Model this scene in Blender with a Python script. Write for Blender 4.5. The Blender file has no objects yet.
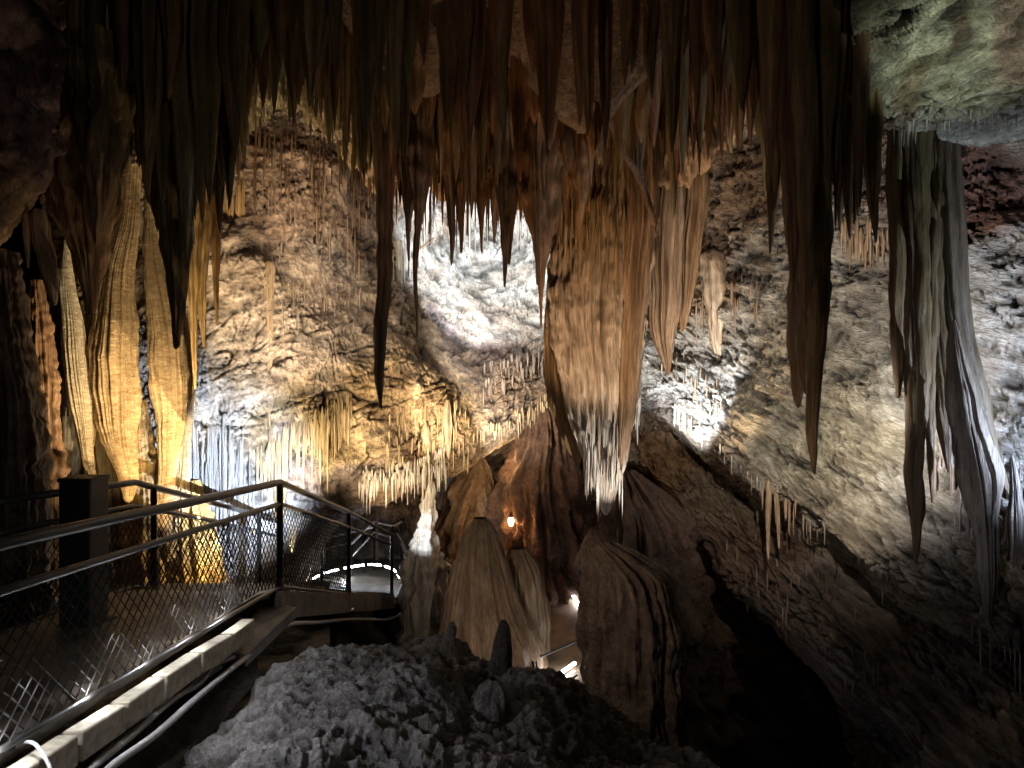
import bpy, math, random
import numpy as np
from mathutils import Vector
random.seed(7); np.random.seed(7)
C = bpy.context.scene.collection
F = 700.0; CZ = 5.0

def P(px, py, Y): return np.array([(px-512)/F*Y, Y, CZ+(384-py)/F*Y])
# ------------------------------------------------------------------ noise
_perm = np.random.permutation(256); _perm = np.concatenate([_perm]*3)
_g = np.random.normal(size=(256, 3)); _g /= np.linalg.norm(_g, axis=1)[:, None]
def perlin(p):
    pi = np.floor(p).astype(int); f = p-pi; pi &= 255
    u = f*f*f*(f*(f*6-15)+10)
    out = 0
    for dx in (0, 1):
        for dy in (0, 1):
            for dz in (0, 1):
                h = _perm[_perm[_perm[(pi[:, 0]+dx) & 255]+((pi[:, 1]+dy) & 255)]+((pi[:, 2]+dz) & 255)]
                g = _g[h & 255]
                d = (g*(f-np.array([dx, dy, dz]))).sum(1)
                w = (u[:, 0] if dx else 1-u[:, 0])*(u[:, 1] if dy else 1-u[:, 1])*(u[:, 2] if dz else 1-u[:, 2])
                out = out+w*d
    return out*1.5
def fbm(p, o=4, gain=.5):
    s = 0; a = 1.
    for i in range(o):
        s = s+a*perlin(p*2.03**i+i*17.3); a *= gain
    return s
def ridge(p, o=4, gain=.5):
    s = 0; a = 1.
    for i in range(o):
        s = s+a*(1-2.2*np.abs(perlin(p*2.03**i+i*11.7))); a *= gain
    return s*.6
def crack(p, w=.1, o=2):
    p = p+.35*np.stack([perlin(p*.7+3), perlin(p*.7+13), perlin(p*.7+23)], -1)
    s = 0; a = 1.
    for i in range(o):
        s = s+a*np.clip((w-np.abs(perlin(p*1.9**i+i*31.)))/w, 0, 1)**1.5; a *= .6
    return s*sm(-.25, .35, perlin(p*.5+51))
def boxblur(a, k):
    for ax in (0, 1):
        pad = [(k, k) if i == ax else (0, 0) for i in (0, 1)]
        c = np.cumsum(np.pad(a, pad, mode='edge'), axis=ax); n = a.shape[ax]
        hi = np.take(c, np.arange(2*k, 2*k+n)-0, axis=ax, mode='clip'); lo = np.take(c, np.arange(0, n), axis=ax)
        a = (hi-lo)/(2*k)
    return a
def sm(a, b, x):
    t = np.clip((x-a)/(b-a), 0, 1); return t*t*(3-2*t)
# ------------------------------------------------------------------ materials
def nodes(name):
    m = bpy.data.materials.new(name); m.use_nodes = True
    nt = m.node_tree; b = nt.nodes['Principled BSDF']; return m, nt, b
def rock_mat(name, freq=(6, 6, 6), bump=.6, rough=.55, bdist=.03, var=.55, spec=.4, fine=28, rot=None):
    m, nt, b = nodes(name); N = nt.nodes; L = nt.links
    tc = N.new('ShaderNodeTexCoord'); geo = N.new('ShaderNodeNewGeometry')
    mp = N.new('ShaderNodeMapping'); mp.inputs['Scale'].default_value = freq
    L.new(geo.outputs['Position'], mp.inputs['Vector'])
    if rot: mp.vector_type = 'TEXTURE'; mp.inputs['Rotation'].default_value = rot; mp.inputs['Scale'].default_value = tuple(1/f for f in freq)
    at = N.new('ShaderNodeAttribute'); at.attribute_name = 'col'
    n1 = N.new('ShaderNodeTexNoise'); n1.inputs['Scale'].default_value = 1; n1.inputs['Detail'].default_value = 8; n1.inputs['Roughness'].default_value = .65
    n2 = N.new('ShaderNodeTexNoise'); n2.inputs['Scale'].default_value = fine/6; n2.inputs['Detail'].default_value = 6; n2.inputs['Roughness'].default_value = .7
    vo = N.new('ShaderNodeTexVoronoi'); vo.inputs['Scale'].default_value = 2.2; vo.feature = 'DISTANCE_TO_EDGE'
    L.new(mp.outputs[0], n1.inputs['Vector']); L.new(mp.outputs[0], n2.inputs['Vector'])
    va = N.new('ShaderNodeVectorMath'); va.operation = 'ADD'; L.new(mp.outputs[0], va.inputs[0]); L.new(n1.outputs['Color'], va.inputs[1]); L.new(va.outputs[0], vo.inputs['Vector'])
    cr = N.new('ShaderNodeValToRGB'); cr.color_ramp.elements[0].position = .3; cr.color_ramp.elements[1].position = .68
    lo = 1-var; cr.color_ramp.elements[0].color = (lo, lo*.86, lo*.7, 1); cr.color_ramp.elements[1].color = (1.15, 1.15, 1.12, 1)
    L.new(n1.outputs['Fac'], cr.inputs[0])
    mx = N.new('ShaderNodeMix'); mx.data_type = 'RGBA'; mx.blend_type = 'MULTIPLY'; mx.inputs[0].default_value = 1
    L.new(at.outputs['Color'], mx.inputs[6]); L.new(cr.outputs[0], mx.inputs[7])
    cr2 = N.new('ShaderNodeValToRGB'); cr2.color_ramp.elements[0].position = .35; cr2.color_ramp.elements[1].position = .6
    cr2.color_ramp.elements[0].color = (.55, .5, .45, 1); cr2.color_ramp.elements[1].color = (1.1, 1.1, 1.1, 1)
    L.new(n2.outputs['Fac'], cr2.inputs[0])
    mx2 = N.new('ShaderNodeMix'); mx2.data_type = 'RGBA'; mx2.blend_type = 'MULTIPLY'; mx2.inputs[0].default_value = .8
    L.new(mx.outputs[2], mx2.inputs[6]); L.new(cr2.outputs[0], mx2.inputs[7])
    L.new(mx2.outputs[2], b.inputs['Base Color'])
    ad = N.new('ShaderNodeMath'); ad.operation = 'ADD'; L.new(n1.outputs['Fac'], ad.inputs[0])
    ml = N.new('ShaderNodeMath'); ml.operation = 'MULTIPLY'; ml.inputs[1].default_value = .5; L.new(n2.outputs['Fac'], ml.inputs[0]); L.new(ml.outputs[0], ad.inputs[1])
    ad2 = N.new('ShaderNodeMath'); ad2.operation = 'MULTIPLY_ADD'; ad2.inputs[1].default_value = .35
    L.new(vo.outputs['Distance'], ad2.inputs[0]); L.new(ad.outputs[0], ad2.inputs[2])
    bp = N.new('ShaderNodeBump'); bp.inputs['Strength'].default_value = bump; bp.inputs['Distance'].default_value = bdist*3
    L.new(ad2.outputs[0], bp.inputs['Height']); L.new(bp.outputs[0], b.inputs['Normal'])
    b.inputs['Roughness'].default_value = rough; b.inputs['Specular IOR Level'].default_value = spec
    return m
def flat_mat(name, col, rough=.5, metal=0, noise=.2, scale=30):
    m, nt, b = nodes(name); N = nt.nodes; L = nt.links
    n = N.new('ShaderNodeTexNoise'); n.inputs['Scale'].default_value = scale; n.inputs['Detail'].default_value = 5
    geo = N.new('ShaderNodeNewGeometry'); L.new(geo.outputs['Position'], n.inputs['Vector'])
    cr = N.new('ShaderNodeValToRGB'); cr.color_ramp.elements[0].position = .3; cr.color_ramp.elements[1].position = .7
    cr.color_ramp.elements[0].color = tuple(c*(1-noise) for c in col)+(1,); cr.color_ramp.elements[1].color = tuple(min(1, c*(1+noise)) for c in col)+(1,)
    L.new(n.outputs['Fac'], cr.inputs[0]); L.new(cr.outputs[0], b.inputs['Base Color'])
    b.inputs['Roughness'].default_value = rough; b.inputs['Metallic'].default_value = metal
    return m
def emit_mat(name, col, s):
    m, nt, b = nodes(name); b.inputs['Base Color'].default_value = (*col, 1)
    b.inputs['Emission Color'].default_value = (*col, 1); b.inputs['Emission Strength'].default_value = s; return m
M = dict(
    wall=rock_mat('crystalline_rock', (5, 5, 5), .9, .6, .03, .6),
    wallr=rock_mat('slanting_ledge_rock', (3, 9, 13), 1., .6, .035, .65, rot=(0, .315, -1.316)),
    drip=rock_mat('flowstone', (14, 14, 1.6), .55, .42, .015, .5, fine=20),
    ripple=rock_mat('rippled_flowstone', (9, 9, 26), .7, .5, .012, .35, fine=14),
    mound=rock_mat('rough_breakdown_rock', (9, 9, 9), .9, .8, .03, .6, spec=.2),
    steel=flat_mat('painted_steel', (.022, .021, .02), .38, .3), galv=flat_mat('galvanised_steel', (.42, .42, .42), .35, .9),
    wire=flat_mat('wire', (.012, .011, .01), .8, 0), pipe=flat_mat('plastic_conduit', (.5, .51, .53), .35),
    block=flat_mat('cut_stone', (.42, .38, .3), .8, 0, .3, 25), deck=flat_mat('wet_concrete', (.1, .085, .07), .5, 0, .6, 5),
    deck2=flat_mat('brown_path', (.2, .13, .08), .6, 0, .4, 4), darkbox=flat_mat('black_enamel', (.01, .01, .01), .5),
    led=emit_mat('cool_led', (.88, .94, 1), 22), ledw=emit_mat('warm_led', (1, .62, .3), 14), ledr=emit_mat('orange_led', (1, .3, .08), 5),
    bulb=emit_mat('warm_bulb', (1, .55, .25), 60),
)
# ------------------------------------------------------------------ mesh helpers
def mk(name, V, Q, mat, parent=None, col=None, smooth=True, T=None):
    me = bpy.data.meshes.new(name)
    V = np.asarray(V, dtype=np.float32); Q = np.asarray(Q, dtype=np.int32); n = len(Q); k = Q.shape[1]
    me.vertices.add(len(V)); me.vertices.foreach_set('co', V.ravel())
    me.loops.add(n*k); me.loops.foreach_set('vertex_index', Q.ravel())
    me.polygons.add(n); me.polygons.foreach_set('loop_start', np.arange(0, n*k, k, dtype=np.int32))
    try: me.polygons.foreach_set('loop_total', np.full(n, k, dtype=np.int32))
    except Exception: pass
    me.polygons.foreach_set('use_smooth', np.full(n, smooth))
    me.update(calc_edges=True); me.validate()
    if col is not None:
        a = me.color_attributes.new('col', 'FLOAT_COLOR', 'POINT')
        c4 = np.ones((len(V), 4), dtype=np.float32); c4[:, :3] = col; a.data.foreach_set('color', c4.ravel())
    me.materials.append(mat)
    o = bpy.data.objects.new(name, me); C.objects.link(o)
    if parent: o.parent = parent
    return o
def tag(o, label=None, cat=None, group=None, kind=None):
    if label: o['label'] = label
    if cat: o['category'] = cat
    if group: o['group'] = group
    if kind: o['kind'] = kind
    return o
def thing(name, label, cat, group=None, loc=(0, 0, 0)):
    o = bpy.data.objects.new(name, None); C.objects.link(o); o.location = loc; return tag(o, label, cat, group, 'thing')
def recenter(o, p):   # put the object's origin at p
    p = np.asarray(p, dtype=np.float32); me = o.data; co = np.empty(len(me.vertices)*3, dtype=np.float32)
    me.vertices.foreach_get('co', co); co = co.reshape(-1, 3)-p; me.vertices.foreach_set('co', co.ravel()); me.update()
    o.location = Vector(p.tolist()); return o
def crmat(n, m):
    t = np.linspace(0, n-1, m); W = np.zeros((m, n))
    for r, x in enumerate(t):
        i = min(int(x), n-2); u = x-i
        w = [-.5*u+u*u-.5*u**3, 1-2.5*u*u+1.5*u**3, .5*u+2*u*u-1.5*u**3, -.5*u*u+.5*u**3]
        for k, ww in zip((i-1, i, i+1, i+2), w): W[r, min(max(k, 0), n-1)] += ww
    return W
def gridquads(nr, nc, wrap=False):
    r = np.arange(nr-1)[:, None]; c = np.arange(nc if wrap else nc-1)[None]
    c2 = (c+1) % nc
    a = r*nc+c; b = r*nc+c2; d = (r+1)*nc+c2; e = (r+1)*nc+c
    return np.stack([a, e, d, b], -1).reshape(-1, 4)
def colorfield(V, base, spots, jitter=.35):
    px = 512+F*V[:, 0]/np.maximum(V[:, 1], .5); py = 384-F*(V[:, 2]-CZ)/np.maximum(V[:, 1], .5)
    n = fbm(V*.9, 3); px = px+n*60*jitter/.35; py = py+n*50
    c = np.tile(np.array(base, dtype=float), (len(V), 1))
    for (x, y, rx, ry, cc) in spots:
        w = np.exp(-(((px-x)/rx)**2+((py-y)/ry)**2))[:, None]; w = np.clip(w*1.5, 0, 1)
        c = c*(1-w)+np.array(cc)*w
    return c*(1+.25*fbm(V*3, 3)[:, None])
DB = np.full((200, 360), 1e3)
def depth_at(px, py):
    i = int((py+200)/5); j = int((px+200)/5)
    a = DB[max(0, i):i+1, max(0, j):j+1]; a = a if a.size and a.min() < 100 else DB[max(0, i-1):i+2, max(0, j-1):j+2]; return float(a.min()) if a.size else 1e3
def sheet(name, cols, rows, nr, nc, disp, base, spots, mat='wall', label=None, vd=None, db=True):
    """cols: px list; rows: list of (py list or number, Y list or number)"""
    G = np.zeros((len(rows), len(cols), 3))
    for i, (py, Y) in enumerate(rows):
        for j, px in enumerate(cols):
            G[i, j] = P(px, py[j] if hasattr(py, '__len__') else py, Y[j] if hasattr(Y, '__len__') else Y)
    U = crmat(len(rows), nr); W = crmat(len(cols), nc)
    S = np.einsum('ri,ijk,cj->rck', U, G, W)
    du = np.gradient(S, axis=0); dv = np.gradient(S, axis=1)
    n = np.cross(du, dv); n /= np.linalg.norm(n, axis=2)[..., None]+1e-9
    s = np.sign((n*(np.array([0, 0, CZ])-S)).sum(2).mean()); n = n*s
    V = S.reshape(-1, 3); Nn = n.reshape(-1, 3)
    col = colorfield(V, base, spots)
    V0 = V; D = disp(V); V = V+Nn*D[:, None]
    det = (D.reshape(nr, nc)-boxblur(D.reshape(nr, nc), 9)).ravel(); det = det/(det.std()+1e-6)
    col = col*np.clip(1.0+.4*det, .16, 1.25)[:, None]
    if vd is not None: V[:, 2] += vd(V0).reshape(-1)
    if db:
        yy = np.maximum(V[:, 1], .3); jx = ((512+F*V[:, 0]/yy+200)/5).astype(int); ix = ((384-F*(V[:, 2]-CZ)/yy+200)/5).astype(int)
        ok = (jx >= 0) & (jx < 360) & (ix >= 0) & (ix < 200); np.minimum.at(DB, (ix[ok], jx[ok]), V[ok, 1])
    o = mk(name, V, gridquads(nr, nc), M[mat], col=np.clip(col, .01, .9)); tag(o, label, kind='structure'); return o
def interp_ctrl(A, m):
    A = np.asarray(A, dtype=float); return crmat(len(A), m)@A
def strand_geo(pts, rad, seg=14, rings=26, flute=6, famp=.18, namp=.12, nfreq=3., squash=1., rot=0, base=(.3, .2, .1), tip=None, seed=0, tipk=1., lump=0):
    """pts world polyline top->bottom, rad radii"""
    pts = interp_ctrl(pts, rings); rad = np.maximum(interp_ctrl(np.asarray(rad, float)[:, None], rings)[:, 0], .0015)
    th = np.linspace(0, 2*np.pi, seg, endpoint=False)
    t = np.linspace(0, 1, rings)
    so = np.array([seed*3.17, seed*1.31, seed*2.71])
    TH, T = np.meshgrid(th, t)
    cs, sn = np.cos(TH), np.sin(TH)
    R0 = rad[:, None]*np.ones_like(TH)
    zc = pts[:, 2][:, None]*np.ones_like(TH)
    q = np.stack([cs*flute/3, sn*flute/3, zc*.22], -1).reshape(-1, 3)+so
    fl = (1-2*np.abs(perlin(q))*1.6).reshape(TH.shape)
    if seg > 30: fl = .62*fl+.38*(1-2*np.abs(perlin(q*np.array([2.7, 2.7, 2.])+9))*1.6).reshape(TH.shape)
    rm = float(np.median(rad)); q2 = np.stack([cs*rm*nfreq*2, sn*rm*nfreq*2, zc*nfreq*.7], -1).reshape(-1, 3)+so
    nz = fbm(q2, 3).reshape(TH.shape)
    R = R0*(1+famp*(fl-.4)+namp*nz)
    if lump:
        q3 = np.stack([cs*1.2, sn*1.2, zc*9], -1).reshape(-1, 3)+so; R = R*(1+lump*fbm(q3, 2).reshape(TH.shape))
    wob = np.stack([perlin(np.stack([pts[:, 2]*1.3+so[0], 0*t+.3, 0*t+seed*.37], -1)), perlin(np.stack([pts[:, 2]*1.3+so[1], 0*t+5.3, 0*t+seed*.77], -1))], -1)*min(rad.mean()*.5, .03)
    X = pts[:, 0][:, None]+wob[:, :1]+R*cs; Yy = pts[:, 1][:, None]+wob[:, 1:]+R*sn*squash
    if rot:
        cx = pts[:, 0][:, None]; cy = pts[:, 1][:, None]; a, b = X-cx, Yy-cy
        X = cx+a*math.cos(rot)-b*math.sin(rot); Yy = cy+a*math.sin(rot)+b*math.cos(rot)
    V = np.stack([X, Yy, zc], -1).reshape(-1, 3)
    V = np.concatenate([V, [pts[0], pts[-1]+np.array([0, 0, -rad[-1]*tipk])]])
    Q = gridquads(rings, seg, True)
    a = (rings-1)*seg; nV = len(V)
    capb = np.array([[a+i, nV-1, nV-1, a+(i+1) % seg] for i in range(seg)])
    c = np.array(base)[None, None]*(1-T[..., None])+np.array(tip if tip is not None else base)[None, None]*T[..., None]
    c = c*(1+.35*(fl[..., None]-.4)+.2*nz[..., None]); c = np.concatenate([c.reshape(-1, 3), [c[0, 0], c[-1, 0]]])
    return V, Q, np.clip(c, .008, .9), (a, seg, nV)
def build_strand(name, geo, mat, parent=None):
    V, Q, c, (a, seg, nV) = geo
    # close the tip with degenerate-free tris expressed as quads is illegal: use a tiny last ring instead
    V = V.copy(); tipv = V[nV-1]
    V[a:a+seg] = tipv+(V[a:a+seg]-tipv)*np.array([.35, .35, .35])
    # make end ring a polygon strip: map seg ring to quads by pairing
    extra = []
    for i in range(0, seg//2-1):
        extra.append([a+i, a+i+1, a+seg-2-i, a+seg-1-i])
    Q2 = np.concatenate([Q, np.array(extra)]) if extra else Q
    return mk(name, V[:nV-2], Q2, mat, parent, col=c[:nV-2])
GEO = []
def stal(pathpx, Y, name='stalactite', label=None, cat='stalactite', group=None, mat='drip', base=(.3, .2, .1), tip=None, seed=None, **k):
    """pathpx: [(px,py,halfwidth_px)] at depth Y (or list)"""
    Ys = Y if hasattr(Y, '__len__') else [Y]*len(pathpx)
    pts = [P(a, b, y) for (a, b, w), y in zip(pathpx, Ys)]; rad = [w/F*y for (a, b, w), y in zip(pathpx, Ys)]
    if seed is None: seed = len(GEO)+1
    GEO.append(1)
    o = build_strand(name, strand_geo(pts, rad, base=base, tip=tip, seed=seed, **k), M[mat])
    recenter(o, pts[0]); return tag(o, label, cat, group, 'thing')
def tube(pts, r, seg=8):
    pts = np.asarray(pts, dtype=float); n = len(pts); V = []
    for i in range(n):
        d = pts[min(i+1, n-1)]-pts[max(i-1, 0)]; d /= np.linalg.norm(d)+1e-9
        up = np.array([0, 0, 1.]) if abs(d[2]) < .9 else np.array([1., 0, 0])
        a = np.cross(d, up); a /= np.linalg.norm(a); b = np.cross(a, d)
        for k in range(seg):
            th = 2*math.pi*k/seg; V.append(pts[i]+r*(a*math.cos(th)+b*math.sin(th)))
    Q = gridquads(n, seg, True).tolist()
    for base in (0, (n-1)*seg):
        for i in range(seg//2-1): Q.append([base+i, base+i+1, base+seg-2-i, base+seg-1-i])
    return np.array(V), np.array(Q)
def join(parts):
    V = []; Q = []; o = 0
    for v, q in parts: V.append(v); Q.append(np.asarray(q)+o); o += len(v)
    return np.concatenate(V), np.concatenate(Q)
def box(c, s, rz=0):
    V = np.array([[x, y, z] for x in (-.5, .5) for y in (-.5, .5) for z in (-.5, .5)])*np.array(s)
    ca, sa = math.cos(rz), math.sin(rz); V = np.stack([V[:, 0]*ca-V[:, 1]*sa, V[:, 0]*sa+V[:, 1]*ca, V[:, 2]], -1)+np.array(c)
    return V, np.array([[0, 1, 3, 2], [4, 6, 7, 5], [0, 4, 5, 1], [2, 3, 7, 6], [0, 2, 6, 4], [1, 5, 7, 3]])
def bevel(o, w=.01, s=2):
    m = o.modifiers.new('bevel', 'BEVEL'); m.width = w; m.segments = s; m.limit_method = 'ANGLE'; return o
# palette (albedo)
WHITE = (.66, .65, .62); TAN = (.5, .38, .25); BROWN = (.3, .19, .11); RUST = (.33, .185, .085); GOLD = (.62, .42, .19)
UMBER = (.17, .11, .065); OLIVE = (.2, .16, .075); PURP = (.26, .19, .17); GREY = (.36, .35, .34)

# ================================================================== SHELL
def shell():
    nr, nc = 120, 200
    ph = np.linspace(.02, math.pi-.02, nr)[:, None]; th = np.linspace(0, 2*math.pi, nc, endpoint=False)[None]
    V = np.stack([11*np.sin(ph)*np.cos(th), 8+13*np.sin(ph)*np.sin(th), CZ+7.5*np.cos(ph)+0*th], -1).reshape(-1, 3)
    d = V-np.array([0, 8, CZ]); V = V+d/np.linalg.norm(d, axis=1)[:, None]*fbm(V*.5, 4)[:, None]*.7
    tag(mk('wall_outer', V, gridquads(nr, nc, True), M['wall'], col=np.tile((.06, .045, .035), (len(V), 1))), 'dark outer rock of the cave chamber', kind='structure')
shell()

# ceiling heightfield (world space)
def ceil_z(x, y):
    x = np.asarray(x, float); y = np.asarray(y, float)
    z = CZ+np.interp(y, [0, 3, 5, 7, 8.3, 9.2, 10.5, 13, 16], [3.0, 3.1, 3.35, 4.1, 4.4, 4.6, 5.2, 5.8, 6.2])
    z = z-1.7*np.exp(-((x-.7)/.8)**2-((y-6.9)/.8)**2)          # rounded lump of bare rock
    z = z-1.3*np.exp(-((x+.95)/.7)**2-((y-6.9)/.7)**2)
    z = z-.9*sm(-2.8, -4.6, x)*sm(9.5, 6, y)
    p = np.stack([x.ravel(), y.ravel(), 0*x.ravel()], -1)
    return z+(fbm(p*1.1, 4)*.22).reshape(x.shape)
gx = np.linspace(-7, 7, 330); gy = np.linspace(-1, 16, 330); X, Y_ = np.meshgrid(gx, gy)
Z = ceil_z(X, Y_); V = np.stack([X, Y_, Z], -1).reshape(-1, 3); V[:, 2] += ridge(V*3, 3)*.05
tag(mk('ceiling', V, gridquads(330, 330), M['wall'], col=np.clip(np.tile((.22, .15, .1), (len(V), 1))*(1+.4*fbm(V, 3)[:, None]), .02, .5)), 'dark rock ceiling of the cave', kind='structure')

def rot_freq(V, ax, f):   # coordinates along direction ax squeezed (long grain along ax)
    ax = np.array(ax)/np.linalg.norm(ax); a = V@ax; return (V-a[:, None]*ax)*f[0]+(a*f[1])[:, None]*ax
# ---- back vault and left middle wall
cols = [40, 90, 140, 190, 240, 285, 330, 380, 430, 480, 530, 580, 640, 710]
rows = [
 (-120, [8.5, 8.5, 8.6, 8.6, 9.2, 10, 11, 11.5, 12, 12.5, 12.5, 12, 12, 12]),
 (60, [8.8, 8.8, 8.8, 9, 9.2, 9.8, 10.5, 12, 13.5, 14.5, 14.5, 13.5, 12.5, 12]),
 (170, [8.9, 8.9, 9, 9, 9.2, 9.6, 10.2, 11.8, 13.8, 14.8, 14.8, 13.8, 12.6, 12]),
 (270, [8.9, 8.9, 8.9, 8.8, 9, 9.4, 10, 11.3, 13.2, 14.4, 14.4, 13.6, 12.6, 12]),
 (350, [8.9, 8.9, 8.9, 8.8, 9, 9.2, 9.6, 10.1, 11.0, 12.0, 12.6, 12.8, 12.5, 12]),
 ([440, 440, 440, 440, 430, 425, 420, 425, 415, 400, 380, 365, 360, 360], [8.9, 8.9, 8.8, 8.8, 9, 9.2, 9.5, 9.85, 10.5, 11.3, 12.2, 12.5, 12.4, 12]),
 ([540, 540, 540, 540, 530, 525, 512, 488, 474, 450, 418, 392, 385, 385], [9, 9, 9, 9, 9.1, 9.2, 9.4, 9.7, 10.3, 11, 11.8, 12.3, 12.3, 12]),
 ([570, 570, 570, 570, 565, 560, 522, 496, 482, 460, 428, 402, 395, 395], [9, 9, 9, 9, 9.1, 9.5, 10.6, 10.2, 10.9, 11.7, 12.4, 12.9, 12.9, 12.6]),
 ([600, 600, 600, 600, 600, 595, 535, 505, 486, 470, 440, 415, 410, 410], [9.2, 9.2, 9.2, 9.2, 9.3, 11., 13, 13.4, 13.2, 13.8, 14, 14.2, 14.2, 14]),
 (620, [9.3, 9.3, 9.3, 9.4, 9.9, 12.2, 13.4, 13.6, 13.5, 13.6, 13.6, 13.5, 13.5, 13.5]),
 (760, [9.3, 9.3, 9.3, 9.4, 10, 12.2, 13.2, 13.2, 12.8, 12, 12, 12, 12, 12]),
]
def dispA(V):
    g = rot_freq(V, (.73, .6, .3), (4.2, 1.4))
    return .17*fbm(V*.8, 3)+.04*ridge(g*1.4, 4)+.02*ridge(V*11, 3)+.03*fbm(V*3, 3)-.09*crack(g*1.1, .09, 3)-.04*crack(V*np.array([7, 7, 2.2]), .12)
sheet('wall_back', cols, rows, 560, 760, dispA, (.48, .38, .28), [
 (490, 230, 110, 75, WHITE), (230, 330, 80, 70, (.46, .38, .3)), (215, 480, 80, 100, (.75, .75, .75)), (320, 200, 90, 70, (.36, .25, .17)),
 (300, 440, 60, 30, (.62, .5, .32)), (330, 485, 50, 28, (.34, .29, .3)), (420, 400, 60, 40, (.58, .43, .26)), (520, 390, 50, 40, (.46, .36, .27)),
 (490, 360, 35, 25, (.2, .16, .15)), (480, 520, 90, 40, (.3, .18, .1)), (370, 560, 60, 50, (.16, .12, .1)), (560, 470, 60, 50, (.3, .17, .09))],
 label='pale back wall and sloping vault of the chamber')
# ---- right wall with overhanging lip
cols = [600, 650, 700, 750, 800, 850, 900, 960, 1040, 1140, 1260]
lip = np.array([372, 388, 432, 477, 505, 542, 580, 604, 625, 640, 660.]); lY = np.array([11.2, 10.8, 10, 9, 8.1, 7.3, 6.5, 5.9, 5.4, 5., 4.6])
lip2 = np.array([452, 470, 530, 590, 640, 690, 735, 790, 840, 900, 960.])
rows = [
 (-120, [10.5, 10, 9.5, 9, 8.3, 7.8, 7.3, 6.9, 6.4, 5.8, 5]),
 (60, [11.8, 11.3, 10.5, 9.8, 9, 8.4, 7.8, 7.3, 6.8, 6.2, 5.4]),
 (190, [12, 11.6, 10.8, 10, 9.2, 8.5, 7.9, 7.3, 6.8, 6.2, 5.4]),
 (290, [11.9, 11.5, 10.8, 10, 9.2, 8.4, 7.7, 7., 6.4, 5.8, 5.1]),
 ([330, 335, 362, 385, 400, 420, 440, 450, 460, 470, 480], [11.6, 11.2, 10.4, 9.5, 8.7, 7.9, 7.1, 6.5, 5.9, 5.4, 4.8]),
 (lip-8, lY), (lip+2, lY+.25), (lip+9, lY+1.0), (lip+26, lY+1.35), ((lip+lip2)/2, lY+.7),
 (lip2-8, lY+.4), (lip2+4, lY+.6), (lip2+20, lY+2.2), (lip2+120, lY+4), (lip2+300, lY+5)]
def dispR(V):
    g = rot_freq(V, (.24, -.92, -.31), (4.5, 1.1))
    h = rot_freq(V, (.24, -.92, -.36), (13, 3.2)); return .2*fbm(V*.7, 3)+.06*ridge(g*1.3, 4)+.1*ridge(g*.35, 2)+.026*ridge(h, 3)-.12*crack(g*1.5, .12, 3)-.075*crack(h*.7, .18, 2)
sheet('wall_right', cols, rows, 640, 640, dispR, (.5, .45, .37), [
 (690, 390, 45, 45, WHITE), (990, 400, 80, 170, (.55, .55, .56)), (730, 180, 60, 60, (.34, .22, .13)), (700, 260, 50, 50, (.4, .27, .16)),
 (960, 190, 80, 60, (.24, .13, .1)), (840, 450, 90, 80, (.5, .45, .33)), (750, 560, 80, 60, (.2, .13, .08)), (900, 700, 110, 70, (.17, .15, .16)), (820, 630, 90, 50, (.14, .1, .075)), (980, 650, 60, 40, (.24, .22, .23)), (650, 470, 60, 60, (.34, .2, .1))],  # brown rock below the lip, albedo darkened further to stand in for shade
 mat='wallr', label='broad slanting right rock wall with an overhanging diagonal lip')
# ---- upper right pale overhang
cols = [850, 885, 930, 980, 1040, 1120, 1220]
rows = [(-220, 3.9), (-80, 4.3), (10, 4.8), (70, 5.1), ([96, 104, 108, 114, 102, 85, 80], 5.3), ([100, 110, 113, 120, 110, 98, 92], 5.5),
        ([104, 114, 118, 126, 118, 108, 100], 6.1), ([106, 118, 122, 130, 122, 112, 104], 7.0)]
sheet('wall_right_upper', cols, rows, 260, 300, lambda V: .14*fbm(V*1.3, 3)+.07*ridge(rot_freq(V, (.8, -.3, .35), (6, 2)), 4)+.025*ridge(rot_freq(V, (.8, -.3, .35), (14, 5)), 3)-.08*crack(rot_freq(V, (.8, -.3, .35), (5, 1.8)), .12, 3), (.5, .49, .4),
      [(1010, 30, 40, 60, (.28, .2, .17)), (890, 80, 18, 60, (.3, .25, .17)), (920, -10, 18, 50, (.16, .12, .09))], mat='wallr', label='pale greenish rock overhang at the upper right')
# ---- left dark mass
cols = [-180, -90, -20, 25, 60]
rows = [(-250, 3.6), (-60, 4.2), (100, 4.8), ([180, 190, 200, 170, 110], 5), ([230, 240, 235, 190, 130], 5.2), ([240, 250, 240, 196, 136], 6.2)]
sheet('wall_left', cols, rows, 240, 200, lambda V: .2*fbm(V*1.2, 4)+.07*ridge(V*3, 4), (.22, .14, .13), [(10, 215, 40, 40, (.4, .26, .15))], label='dim purple brown rock bulge at the left edge')

# ---- fluted curtain of fused stalactites the long ones grow from
cols = [225, 260, 300, 340, 385, 430, 480, 530, 580, 630, 680, 720, 765]
ed = np.array([120, 88, 92, 112, 160, 150, 160, 165, 160, 150, 150, 112, 110.])
rows = [(-140, 8.3), (-20, 8.5), (ed-60, 8.5), (ed-20, 8.6), (ed, 8.8), (ed-4, 9.2), (ed-60, 9.7), (-140, 9.9)]
def vdj(V): return -.5*np.maximum(0, ridge(np.stack([V[:, 0]*3.2, V[:, 0]*0, V[:, 1]*.8], -1), 3))*sm(4.4, 2.6, V[:, 2]-CZ)
sheet('ceiling_curtain', cols, rows, 260, 560, lambda V: .16*ridge(V*np.array([3.2, 3.2, .35]), 3)+.06*ridge(V*np.array([11, 11, .8]), 2)+.1*fbm(V*1.2, 3), OLIVE,
      [(560, 130, 170, 120, RUST), (720, 120, 60, 80, BROWN)], mat='drip', vd=vdj, db=False, label='fluted curtain of fused stalactites under the ceiling')

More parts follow.
